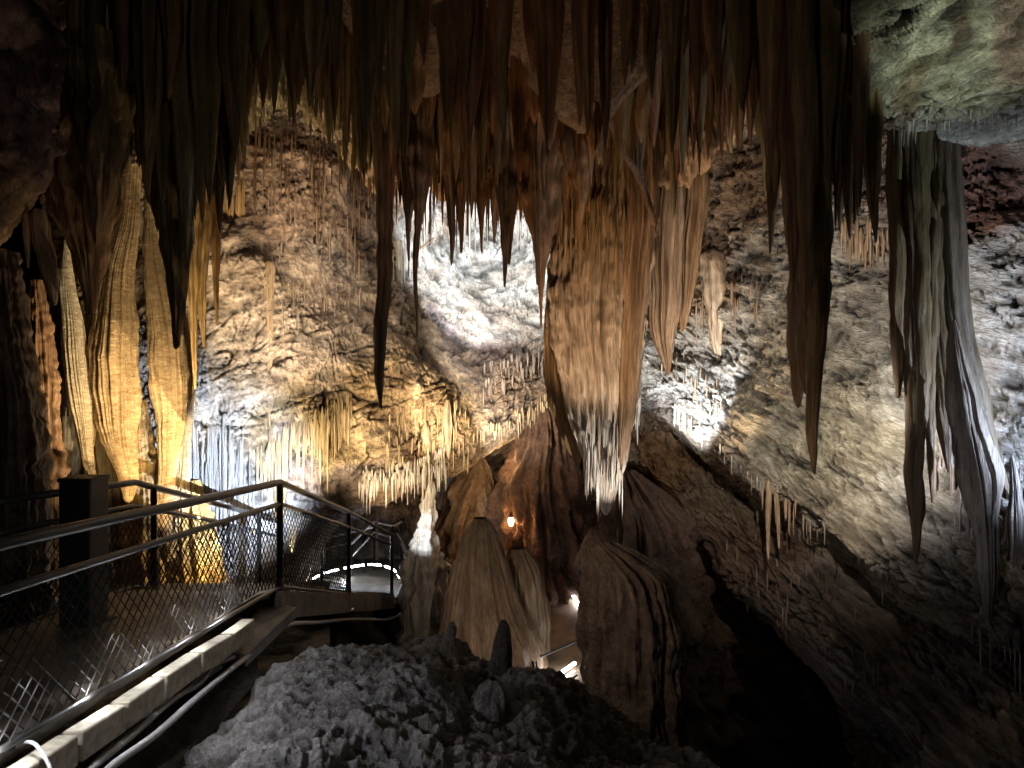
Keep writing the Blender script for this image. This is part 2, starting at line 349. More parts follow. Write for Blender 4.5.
# ================================================================== FLOOR parts
cols = [60, 130, 200, 270, 350, 430, 500, 560, 620, 700, 800]
cr_ = np.array([880, 835, 775, 690, 655, 644, 668, 690, 735, 770, 830.]); cy = np.array([3.1, 3.3, 3.7, 4.2, 4.6, 4.9, 4.9, 4.8, 4.6, 4.4, 4.2])
rows = [(cr_+260, cy+2.6), (cr_+60, cy+1.1), (cr_+8, cy+.35), (cr_, cy), (cr_+25, cy-.45), (cr_+70, cy-1.0), (cr_+150, cy-1.6), (cr_+330, cy-2.2), (cr_+700, cy-2.6)]
def dispM(V):
    return .12*fbm(V*1.6, 3)+.045*ridge(V*7, 4, .6)+.03*fbm(V*12, 2)
sheet('floor_rock_mound', cols, rows, 460, 560, dispM, (.3, .295, .3), [(450, 640, 60, 30, (.2, .18, .16)), (620, 740, 90, 40, (.12, .1, .08))], mat='mound', label='rough grey rock mound in the foreground')
sheet('floor_left', [-300, -60, 60, 200, 330], [([560, 560, 562, 580, 580], [16, 13, 11.5, 9.6, 9.6]), (600, [8.5, 8.5, 8.5, 8.6, 8.6]), (650, [6.3, 6.3, 6.3, 6.3, 6.3]), (760, 4.3), (1200, 2)], 140, 200,
      lambda V: .1*fbm(V*1.5, 4), (.2, .15, .11), [(110, 600, 80, 14, (.4, .24, .12))], mat='wall', label='wet uneven cave floor left of the walkway')

# walkway deck + stairs (runs away from the camera along x -3.1..-1.9)
FY = [1.5, 3.09, 5.25, 5.7]; FZ = [-1.3, -1.42, -1.58, -1.68]
def fz(y): return CZ+np.interp(y, FY+[8.1, 11, 13], FZ+[-2.46, -3.34, -3.34])
def rz_(y): return CZ+np.interp(y, [1.5, 2.85, 5.7, 8.1, 11], [-.52, -.61, -.80, -1.48, -2.36])
parts = []
ys = np.linspace(1.2, 5.75, 12)
for a, b in zip(ys[:-1], ys[1:]):
    z = (fz(a)+fz(b))/2
    v, q = box((-2.52, (a+b)/2, 0), (1.2, b-a, .12)); v[:, 2] = np.where(v[:, 1] < (a+b)/2, fz(a), fz(b))-.025+np.where(v[:, 2] > 0, .025, -.025); parts.append((v, q))
V, Q = join(parts); tag(mk('floor_walkway', V, Q, M['deck'], smooth=False), 'walkway deck behind the mesh railing', kind='structure')
st = thing('staircase', 'dark staircase descending between two railings to the landing', 'staircase', loc=(-2.5, 5.75, CZ-1.8))
st.location = (0, 0, 0)
n = 18; yy = np.linspace(5.75, 11, n+1)
for i in range(n):
    bevel(mk('tread', *box((-2.5, (yy[i]+yy[i+1])/2, fz(yy[i])-.05), (1.2, .31, .05)), M['deck'], st, smooth=False), .006)
for sx in (-1.88, -3.12):
    pts = [(sx, 5.6, fz(5.6)-.15), (sx, 11.1, fz(11.)-.12)]
    v, q = box((0, 0, 0), (1, 1, 1)); y0, y1 = 5.6, 11.1
    v = np.array([[sx+(.02 if a[0] > 0 else -.02), y0 if a[1] < 0 else y1, (fz(y0) if a[1] < 0 else fz(y1))-.12+(.12 if a[2] > 0 else -.1)] for a in v])
    mk('stringer', v, q, M['deck'], st, smooth=False)
tag(mk('floor_landing', *join([box((-2.45, 12, CZ-3.4), (1.7, 2.0, .1)), box((-2.9, 12.6, CZ-3.42), (2.6, 1.6, .1))]), M['deck'], smooth=False), 'stair landing floor', kind='structure')

def wire_panel(x, ya, yb, zt, zb, parent, cell=.078):
    """diamond wire netting between y ya..yb; zt,zb functions"""
    parts = []; L = yb-ya; H = float(zt((ya+yb)/2)-zb((ya+yb)/2)); nd = int((L+H)/cell)
    for s in (1, -1):
        for i in range(-int(H/cell)-1, nd+1):
            a = ya+i*cell if s > 0 else ya+i*cell
            # param u along height 0..1, y = a + s*u*H
            y0, y1 = (a, a+H) if s > 0 else (a+H, a)
            u0, u1 = 0., 1.
            def clip(yv): return (yv-y0)/(y1-y0)
            ua, ub = sorted((clip(ya), clip(yb))); u0 = max(0, ua); u1 = min(1, ub)
            if u1-u0 < .02: continue
            pp = []
            for u in np.linspace(u0, u1, 3):
                yv = y0+(y1-y0)*u; pp.append((x+.003*s, yv, zb(yv)+(zt(yv)-zb(yv))*u))
            parts.append(tube(pp, .0038, 4))
    return mk('wire_netting', *join(parts), M['wire'], parent)
def railing(x, posts, ystart, label, yend, midoff, meshmat=None, topz=rz_):
    r = thing('railing', label, 'railing')
    ysn = sorted(set([ystart, yend]+[y for y in (2.85, 5.7, 5.75, 8.1, 11) if ystart < y < yend]+posts))
    mk('top_rail', *tube([(x, y, topz(y)) for y in ysn], .026, 10), M['steel'], r)
    mk('mid_rail', *tube([(x, y, topz(y)-midoff) for y in ysn], .019, 8), M['steel'], r)
    mk('bottom_rail', *tube([(x, y, fz(y)+.03) for y in ysn], .016, 8), M['steel'], r)
    for y in posts:
        p = mk('post', *tube([(x, y, fz(y)-.14), (x, y, topz(y))], .027, 10), M['steel'], r)
        mk('base_sleeve', *join([tube([(x, y, fz(y)-.16), (x, y, fz(y)+.1)], .033, 10), box((x, y, fz(y)-.15), (.12, .12, .015))]), M['galv'], p)
    pp = [ystart]+[p for p in posts if ystart < p < 9]
    for a, b in zip(pp[:-1], pp[1:]):
        wire_panel(x, a, b, lambda y: topz(y)-midoff, lambda y: fz(y)+.03, r)
    return r
railing(-1.89, [5.7, 8.1, 11.0], 1.6, 'near black steel railing with wire netting crossing the lower left', 11.0, .175)
railing(-3.07, [6.0, 8.5, 11.3], 3.6, 'far black steel railing on the other side of the walkway', 11.3, .19)
# black equipment pillar
pl = thing('equipment_pillar', 'square black pillar standing behind the near railing', 'pillar', loc=(0, 0, 0))
bevel(mk('pillar_body', *box((-2.72, 4.45, CZ-1.08), (.2, .2, .98)), M['darkbox'], pl, smooth=False), .01)
bevel(mk('pillar_cap', *box((-2.72, 4.45, CZ-.6), (.215, .215, .025)), M['darkbox'], pl, smooth=False), .008)
bevel(mk('base_plate', *box((-2.72, 4.45, CZ-1.53), (.28, .28, .03)), M['darkbox'], pl, smooth=False), .008)

# kerb stone blocks
ks = [(8, 774, 2.54), (70, 733, 2.9), (118, 703, 3.25), (158, 676, 3.62), (195, 652, 4.04), (226, 634, 4.48), (249, 618, 4.87)]
for i in range(-1, 6):
    if i < 0: a = P(-60, 812, 2.24); b = P(8, 774, 2.54)
    else: a = P(*ks[i]); b = P(*ks[i+1])
    a = a*1.; b = b*1.; d = b-a; L = np.linalg.norm(d[:2]); rz = math.atan2(d[1], d[0])
    v, q = box((0, 0, 0), (L-.025, .09, .13)); sl = d[2]/L
    # chipped subdivided block
    v[:, 2] += v[:, 0]*sl; ca, sa = math.cos(rz), math.sin(rz)
    v = np.stack([v[:, 0]*ca-v[:, 1]*sa, v[:, 0]*sa+v[:, 1]*ca, v[:, 2]-.065], -1)
    o = mk('kerb_block', v, q, M['block'], smooth=False); o.location = Vector(((a+b)/2).tolist()); bevel(o, .012, 3)
    lab = ['cut kerb stone at the bottom left corner of the walkway edge', 'lit kerb stone nearest the camera below the railing', 'second kerb stone from the camera along the walkway edge', 'third kerb stone from the camera along the walkway edge',
           'fourth kerb stone from the camera along the walkway edge', 'fifth kerb stone from the camera beside the tangled conduit', 'last kerb stone next to the steel railing post'][i+1]
    tag(o, lab, 'kerb stone', 'kerb stones along the walkway edge')
o = mk('loose_brick', *box((0, 0, 0), (.13, .07, .06), 1.1), M['block'], smooth=False); bevel(o, .008); o.location = Vector(P(158, 699, 3.75).tolist()); tag(o, 'small loose stone brick between kerb stones and conduits', 'brick')
# slab the pipes lie on and slope of concrete under post
v = np.array([P(222, 645, 4.6), P(262, 607, 5.5), P(297, 607, 5.75), P(246, 655, 4.7)]); v = np.concatenate([v, v-np.array([0, 0, .08])])
tag(mk('floor_concrete_apron', v, np.array([[0, 3, 2, 1], [4, 5, 6, 7], [0, 1, 5, 4], [1, 2, 6, 5], [2, 3, 7, 6], [3, 0, 4, 7]]), M['deck'], smooth=False), 'concrete footing under the railing post', kind='structure')
v = np.array([P(-80, 860, 2.1), P(10, 790, 2.6), P(130, 712, 3.5), P(252, 622, 5.3), P(292, 612, 5.7), P(260, 655, 4.7), P(200, 720, 3.8), P(110, 810, 2.8), P(20, 900, 2.2)])-np.array([0, 0, .1])
nv = len(v); vv = np.concatenate([v[:5], v[8:9], v[5:8][::-1]])
A = v[:4]; B = np.array([v[8], v[7], v[6], v[5]]); S = np.concatenate([A, B]); S2 = S.copy(); S2[4:, 2] -= .05
tag(mk('floor_gravel_strip', S2, np.array([[0, 4, 5, 1], [1, 5, 6, 2], [2, 6, 7, 3]]), M['mound'], col=np.tile((.04, .033, .028), (8, 1))), 'dark ground strip beside the kerb stones', kind='structure')

# conduits
def pipe(name, pix, r, label, mat='pipe', cat='conduit', group=None, sub=8):
    pts = interp_ctrl([P(*a) for a in pix], len(pix)*sub); v, q = tube(pts, r, 8); o = mk(name, v, q, M[mat]); recenter(o, pts[0]); return tag(o, label, cat, group)
pipe('conduit', [(60, 800, 2.7), (92, 768, 2.95), (130, 737, 3.35), (172, 700, 3.85), (200, 683, 4.2), (214, 666, 4.4), (236, 655, 4.7), (241, 644, 4.85), (236, 636, 5)], .017, 'white conduit nearest the kerb stones, bending up at the footing')
pipe('conduit', [(85, 800, 2.7), (110, 768, 2.9), (155, 735, 3.3), (192, 702, 3.8), (218, 680, 4.2), (240, 662, 4.6), (258, 647, 5.0), (275, 633, 5.4), (291, 624, 5.8), (320, 622, 7), (354, 619, 8.6), (388, 619, 10.4), (403, 611, 11), (407, 595, 11.3), (402, 580, 11.4), (396, 572, 11.4)], .018, 'long white conduit running under the stairs and curling round the landing')
pipe('conduit', [(40, 790, 2.8), (70, 762, 3.1), (110, 738, 3.5), (150, 712, 3.9)], .014, 'short dull grey conduit lowest beside the kerb stones')
pipe('cable', [(15, 748, 2.7), (22, 742, 2.72), (36, 745, 2.68), (50, 768, 2.6), (55, 800, 2.5)], .007, 'thin looped cable over the front kerb stone', cat='cable')
pipe('cable', [(-30, 655, 3.6), (0, 661, 3.7), (60, 668, 4), (120, 665, 4.5), (150, 660, 4.8)], .006, 'thin slack cable strung below the black pillar', cat='cable')

# LED strips on the far walkways
def strip(pix, r, mat, label, name='led_strip', cat='light strip', group=None):
    pts = interp_ctrl([P(*a) for a in pix], len(pix)*6); v, q = tube(pts, r, 6); o = mk(name, v, q, M[mat]); recenter(o, pts[0]); return tag(o, label, cat, group)
def dashes(pix, r, mat, label, group, n, duty=.78):
    pts = interp_ctrl([P(*a) for a in pix], 200)
    for i in range(n):
        a = int(200*i/n); b = int(200*(i+duty)/n); v, q = tube(pts[a:b:3], r, 6); o = mk('led_strip', v, q, M[mat]); recenter(o, pts[a]); tag(o, label, 'light strip', group)
dashes([(306, 584, 11.4), (318, 576, 11.7), (340, 569, 11.9), (372, 564.5, 12), (392, 569, 11.8), (400, 578, 11.5)], .017, 'led', 'segment of the curved white light strip round the landing', 'light strip segments round the stair landing', 7, .86)
strip([(150, 587, 9), (160, 584, 9), (170, 585, 9), (181, 592, 9)], .02, 'led', 'small white glowing arch seen through the netting')
strip([(170, 597, 8.4), (196, 595, 8.4)], .012, 'ledr', 'orange glowing strip seen through the netting')
strip([(208, 596, 8.5), (240, 595.5, 8.5)], .015, 'ledw', 'warm white glowing strip right of the orange one')
for a, b, y, l in ((262, 270, 597, 'tiny light at the foot of the railing post, leftmost'), (284, 290, 598, 'tiny light right of the railing post'), (305, 318, 598.5, 'tiny light strip at the top of the stairs')):
    strip([(a, y, 8.9), (b, y, 8.9)], .02, 'led', l)
strip([(37, 608, 8.4), (54, 608.5, 8.4)], .02, 'led', 'small white light left of the black pillar')
strip([(25, 620, 7.6), (58, 620, 7.6)], .02, 'ledw', 'dim warm strip below the small light at far left')
strip([(104, 610, 8), (110, 610, 8)], .02, 'led', 'small white light just right of the black pillar')

# landing railings, silver handrails, pole
lr = thing('landing_railing', 'small silver railing at the far stair landing', 'railing')
A = P(374, 521, 12.6); B = P(384, 524, 12.6); Cc = P(393, 526, 12.2); D = P(401, 522, 12.8)
mk('top_rail', *tube([P(350, 545, 12.2), A, B, Cc, D], .025, 8), M['galv'], lr)
mk('mid_rail', *tube([P(352, 556, 12.2), A-np.array([0, 0, .2]), B-np.array([0, 0, .2]), Cc-np.array([0, 0, .2])], .02, 8), M['galv'], lr)
for p in (A, Cc, P(352, 545, 12.2), P(363, 533, 12.4), D): mk('post', *tube([p, np.array([p[0], p[1], CZ-3.4])], .018, 8), M['steel'], lr)
h = thing('handrail', 'pair of slanting silver handrail tubes below the landing', 'handrail')
mk('rail', *tube([P(397, 533, 11.6), P(400, 536, 11.5), P(420, 580, 10.9), P(438, 624, 10.3)], .02, 8), M['galv'], h)
mk('rail', *tube([P(401, 543, 11.6), P(418, 585, 11), P(433, 618, 10.4)], .016, 8), M['galv'], h)
o = mk('steel_pole', *tube([P(377, 485, 11.8), P(377, 560, 11.8)], .02, 8), M['galv']); tag(o, 'thin vertical silver pole by the dark hole', 'pole')
hb = thing('far_handrail', 'curved thin handrail behind the near railing, above the arc of lights', 'handrail')
mk('rail', *tube(interp_ctrl([P(294, 556, 13), P(300, 548, 13), P(320, 540, 13), P(345, 534, 13), P(375, 527, 13)], 24), .02, 8), M['galv'], hb)
mk('rail', *tube(interp_ctrl([P(294, 566, 13), P(302, 556, 13), P(325, 549, 13), P(350, 543, 13)], 24), .015, 8), M['galv'], hb)
for a, b in ((303, 547), (327, 538), (352, 532)): mk('post', *tube([P(a, b, 13), P(a, 584, 13)], .016, 6), M['steel'], hb)

# lower path on the right of the cone
v = np.array([P(545, 572, 12.5), P(566, 572, 12.5), P(584, 604, 11), P(590, 640, 9.6), P(585, 690, 8.4), P(515, 700, 8.3), P(535, 660, 9.3), P(550, 620, 10.6)])
A = np.array([v[0], v[7], v[6], v[5]]); B = np.array([v[1], v[2], v[3], v[4]]); A2 = interp_ctrl(A, 20); B2 = interp_ctrl(B, 20)
S = np.stack([A2, (A2+B2)/2, B2], 1).reshape(-1, 3)
tag(mk('floor_lower_path', S, gridquads(20, 3), M['deck2']), 'smooth brown lower footpath beyond the cone stalagmite', kind='structure')
strip([(546, 578.5, 12), (557, 580, 11.9)], .02, 'ledw', 'short warm light at the top end of the lower path')
strip([(556, 582, 11.9), (566, 589, 11.6), (574, 597, 11.2), (580, 606, 10.8)], .022, 'led', 'bright white light strip edging the lower path')
strip([(537, 687, 8.4), (556, 676, 8.6), (575, 663, 8.9)], .02, 'led', 'white light strip crossing the bottom of the lower path, upper one')
strip([(544, 691, 8.3), (560, 681, 8.5), (574, 671, 8.7)], .009, 'led', 'thinner white strip just under the crossing light strip')
lp = thing('path_railing', 'thin wire railing along the lower path', 'railing')
mk('top_rail', *tube([P(547, 563, 12), P(556, 561, 12), P(578, 581, 11)], .012, 6), M['galv'], lp)
for p, q in ((547, 563), (556, 561)): mk('post', *tube([P(p, q, 12), P(p, 580, 12)], .01, 6), M['steel'], lp)
lq = thing('path_railing', 'dark railing crossing the foot of the lower path', 'railing')
mk('top_rail', *tube([P(520, 667, 8.6), P(545, 655, 8.8), P(580, 640, 9)], .014, 6), M['steel'], lq)
mk('bottom_rail', *tube([P(530, 688, 8.4), P(545, 697, 8.3), P(577, 675, 8.6)], .014, 6), M['steel'], lq)
for p, q, r in ((533, 661, 690), (536, 661, 690)): mk('post', *tube([P(p, q, 8.6), P(p+4, r, 8.4)], .012, 6), M['steel'], lq)
lb = thing('light_bulb', 'small glowing warm bulb on the brown rock near the centre', 'light bulb')
v, q = tube([P(511, 517, 11.4), P(511, 518.5, 11.4), P(511, 521, 11.4), P(511, 524, 11.4), P(511, 526, 11.4)], .05, 10)
v = v.reshape(5, 10, 3); c = v.mean(1, keepdims=True); v = c+(v-c)*np.array([.35, .8, 1, .8, .3])[:, None, None]; mk('glass', v.reshape(-1, 3), q, M['bulb'], lb)
mk('socket', *tube([P(511, 512, 11.4), P(511, 517.5, 11.4)], .025, 8), M['steel'], lb)

# ================================================================== BIG FORMATIONS
def form(path, Y, name, label, cat, **k):
    k.setdefault('seg', 168); k.setdefault('rings', 150); return stal(path, Y, name, label, cat, **k)
# great drapery in the middle
form([(622, 90, 30), (612, 180, 40), (602, 240, 47), (597, 300, 47), (597, 350, 41), (601, 400, 34), (604, 440, 25), (606, 475, 15), (606, 500, 8), (606, 514, 2)], 8.6, 'hanging_drapery',
     'huge fluted brown drapery hanging in the centre with a white ragged tip', 'drapery', base=(.3, .18, .085), tip=(.75, .66, .58), flute=30, famp=.22, namp=.1, squash=.7, nfreq=5, seg=260, rings=260)
form([(575, 220, 10), (566, 290, 16), (560, 350, 17), (564, 400, 14), (572, 440, 9), (577, 462, 3)], 9.1, 'hanging_drapery', 'amber smooth drapery hugging the left side of the huge central one', 'drapery', base=(.42, .26, .12), tip=(.5, .3, .12), flute=18, famp=.2, squash=.6)
form([(640, 120, 14), (640, 200, 16), (636, 260, 13), (632, 330, 10), (628, 400, 8), (624, 440, 5), (622, 470, 1)], 8.3, 'hanging_drapery', 'rust brown ribbed drapery on the right side of the huge central one', 'drapery', base=(.32, .19, .1), tip=(.4, .27, .17), flute=10, famp=.3)
form([(668, 120, 6), (668, 180, 14), (665, 230, 17), (664, 290, 15), (664, 330, 11), (668, 360, 5), (669, 375, 1)], 8.9, 'hanging_drapery', 'tan ribbed drapery with split ends right of the central ones', 'drapery', base=(.42, .3, .2), tip=(.36, .24, .16), flute=14, famp=.4)
form([(690, 150, 13), (690, 200, 15), (686, 250, 12), (684, 300, 7), (682, 330, 2)], 9.2, 'hanging_drapery', 'short brown ribbed drapery beside the pale right wall', 'drapery', base=(.36, .23, .13), flute=12, famp=.4)
# golden columns
form([(132, 165, 9), (128, 220, 10), (119, 280, 16), (116, 330, 23), (115, 390, 23), (119, 440, 17), (126, 480, 9), (127, 500, 4)], 7.6, 'flowstone_column', 'golden rippled column, the widest at the left, hanging over the railing', 'flowstone column', mat='ripple', base=(.55, .43, .28), tip=(.66, .46, .24), flute=12, famp=.16, namp=.22, nfreq=1.6, lump=.05, squash=.7)
form([(150, 180, 5), (154, 250, 9), (162, 300, 15), (168, 350, 18), (171, 400, 15), (169, 440, 12), (167, 475, 9), (164, 520, 9), (165, 560, 5)], 7.8, 'flowstone_column', 'golden rippled column right of the widest one', 'flowstone column', mat='ripple', base=(.55, .43, .28), tip=(.66, .47, .26), flute=12, famp=.17, namp=.24, nfreq=1.6, lump=.06, squash=.7)
form([(66, 240, 2), (69, 290, 7), (73, 340, 10), (79, 390, 11), (83, 425, 8), (90, 462, 5), (98, 480, 2)], 7.5, 'flowstone_column', 'narrow pale pointed column left of the golden ones', 'flowstone column', mat='ripple', base=(.6, .57, .5), tip=(.55, .42, .25), flute=8)
form([(186, 290, 3), (187, 330, 6), (186, 380, 8), (182, 430, 8), (180, 480, 9), (180, 540, 9)], 8.1, 'flowstone_column', 'slim pale gold column on the right flank of the golden ones', 'flowstone column', mat='ripple', base=(.55, .44, .3), tip=(.62, .46, .26), flute=8, lump=.1)
form([(104, 215, 3), (103, 250, 7), (100, 290, 9), (96, 330, 7), (92, 380, 9), (90, 430, 6), (91, 460, 2)], 7.75, 'flowstone_column', 'tan rippled column squeezed between the pale pointed and the widest golden one', 'flowstone column', mat='ripple', base=(.5, .38, .24), tip=(.55, .42, .25), flute=8, namp=.25, lump=.1)
form([(138, 400, 6), (140, 440, 12), (143, 470, 15), (146, 500, 20), (150, 560, 30), (155, 610, 36)], 8.2, 'flowstone_mound', 'layered golden flowstone mound under the columns', 'flowstone', mat='ripple', base=(.5, .36, .18), tip=(.6, .4, .16), lump=.25)
form([(190, 480, 8), (190, 520, 22), (192, 560, 27), (196, 600, 32)], 8.3, 'flowstone_mound', 'bright yellow flowstone behind the netting', 'flowstone', mat='ripple', base=(.6, .42, .15), tip=(.62, .42, .15), lump=.15)
form([(96, 430, 10), (100, 480, 22), (104, 540, 30), (108, 610, 34)], 8.1, 'flowstone_mound', 'shadowed olive flowstone below the widest golden column', 'flowstone', base=(.3, .24, .13), flute=16, famp=.3)
form([(38, 280, 5), (40, 320, 10), (44, 370, 14), (45, 420, 14), (48, 520, 22), (50, 620, 30)], 7.2, 'flowstone_column', 'knobbly dim brown column at the far left', 'flowstone column', base=(.33, .2, .12), lump=.25)
form([(60, 300, 7), (62, 340, 12), (64, 400, 14), (66, 500, 14), (70, 600, 20)], 7.9, 'flowstone_column', 'shaded grey column behind the pale pointed one', 'flowstone column', base=(.26, .23, .19), lump=.2)
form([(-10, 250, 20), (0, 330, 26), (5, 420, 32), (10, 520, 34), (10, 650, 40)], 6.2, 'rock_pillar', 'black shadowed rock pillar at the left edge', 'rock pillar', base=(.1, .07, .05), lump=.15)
# cones, blocks
form([(480, 518, 7), (480, 527, 14), (480, 560, 26), (482, 600, 37), (488, 640, 50), (494, 690, 58), (498, 760, 70)], 9.0, 'stalagmite', 'large pale brown cone stalagmite in the lower centre', 'stalagmite', base=(.28, .2, .13), tip=(.24, .15, .09), flute=12, famp=.09, namp=.06, tipk=0)
form([(517, 548, 8), (522, 570, 19), (524, 610, 24), (520, 650, 30), (515, 700, 40)], 9.5, 'stalagmite', 'darker rounded stalagmite shoulder right of the pale cone', 'stalagmite', base=(.26, .18, .11), flute=16, famp=.15)
form([(594, 528, 4), (597, 541, 13), (612, 556, 30), (626, 576, 44), (631, 620, 48), (632, 680, 48), (638, 740, 46), (645, 800, 42)], 7.6, 'rock_block', 'tall fluted brown rock block right of the lower path', 'rock block', mat='wall', base=(.22, .15, .1), tip=(.14, .11, .09), flute=14, famp=.13, namp=.2)
form([(545, 398, 3), (545, 410, 14), (545, 440, 28), (540, 480, 40), (545, 530, 52), (550, 600, 66)], 12.2, 'rock_boulder', 'dark reddish brown fluted boulder behind the central drapery', 'boulder', mat='wall', base=(.17, .09, .05), flute=14, famp=.22, namp=.3)
form([(626, 470, 8), (640, 510, 35), (648, 560, 48), (655, 640, 60), (660, 760, 70)], 10, 'rock_boulder', 'dark amber rock below the pale right wall', 'boulder', mat='wall', base=(.11, .06, .03), flute=16, famp=.35, namp=.3)
form([(480, 455, 2), (478, 472, 14), (470, 500, 30), (462, 540, 40), (455, 620, 60)], 12.6, 'rock_boulder', 'brown sloping rock behind the pale cone stalagmite', 'boulder', mat='wall', base=(.3, .19, .11), flute=10, famp=.15, namp=.25)
form([(431, 482, 2), (430, 490, 5), (428, 502, 7), (429, 516, 7), (427, 528, 8), (425, 540, 12), (424, 575, 22), (424, 640, 26)], 10.6, 'stalagmite', 'bright white knobbly stalagmite by the dark hole', 'stalagmite', base=(.8, .8, .78), tip=(.3, .26, .22), lump=.35, flute=8, famp=.3, seg=48, rings=80)
form([(452, 622, 2), (452, 630, 5), (450, 640, 7), (449, 655, 13), (448, 680, 22)], 4.9, 'stalagmite', 'small stubby stalagmite on the crest of the grey mound, left one', 'stalagmite', mat='mound', base=(.2, .17, .15), lump=.2, seg=40, rings=50)
form([(502, 620, 2), (502, 627, 5), (501, 640, 8), (500, 655, 10), (499, 690, 14)], 4.7, 'stalagmite', 'small dark finger stalagmite on the grey mound, right one', 'stalagmite', mat='mound', base=(.13, .11, .1), seg=40, rings=50, namp=.25)
form([(495, 680, 4), (494, 690, 14), (494, 705, 19), (495, 735, 24)], 4.2, 'boulder', 'rounded grey boulder on the mound below the finger stalagmite', 'boulder', mat='mound', base=(.3, .29, .28), seg=50, rings=50, namp=.4, lump=.1)
# root
pipe('tree_root', [(600, 108, 7.4), (613, 128, 7.4), (622, 150, 7.4), (635, 170, 7.4), (644, 190, 7.4), (650, 208, 7.4), (655, 225, 7.5)], .035, 'crooked root slanting through the ceiling stalactites', cat='root')
bpy.data.objects['tree_root'].data.materials[0] = flat_mat('root_bark', (.2, .12, .07), .7, 0, .5, 40)
pipe('branch', [(418, 250, 12), (428, 243, 12), (434, 238, 12)], .02, 'short dark twig crossing the white back wall', cat='twig')
bpy.data.objects['branch'].data.materials[0] = M['deck2']

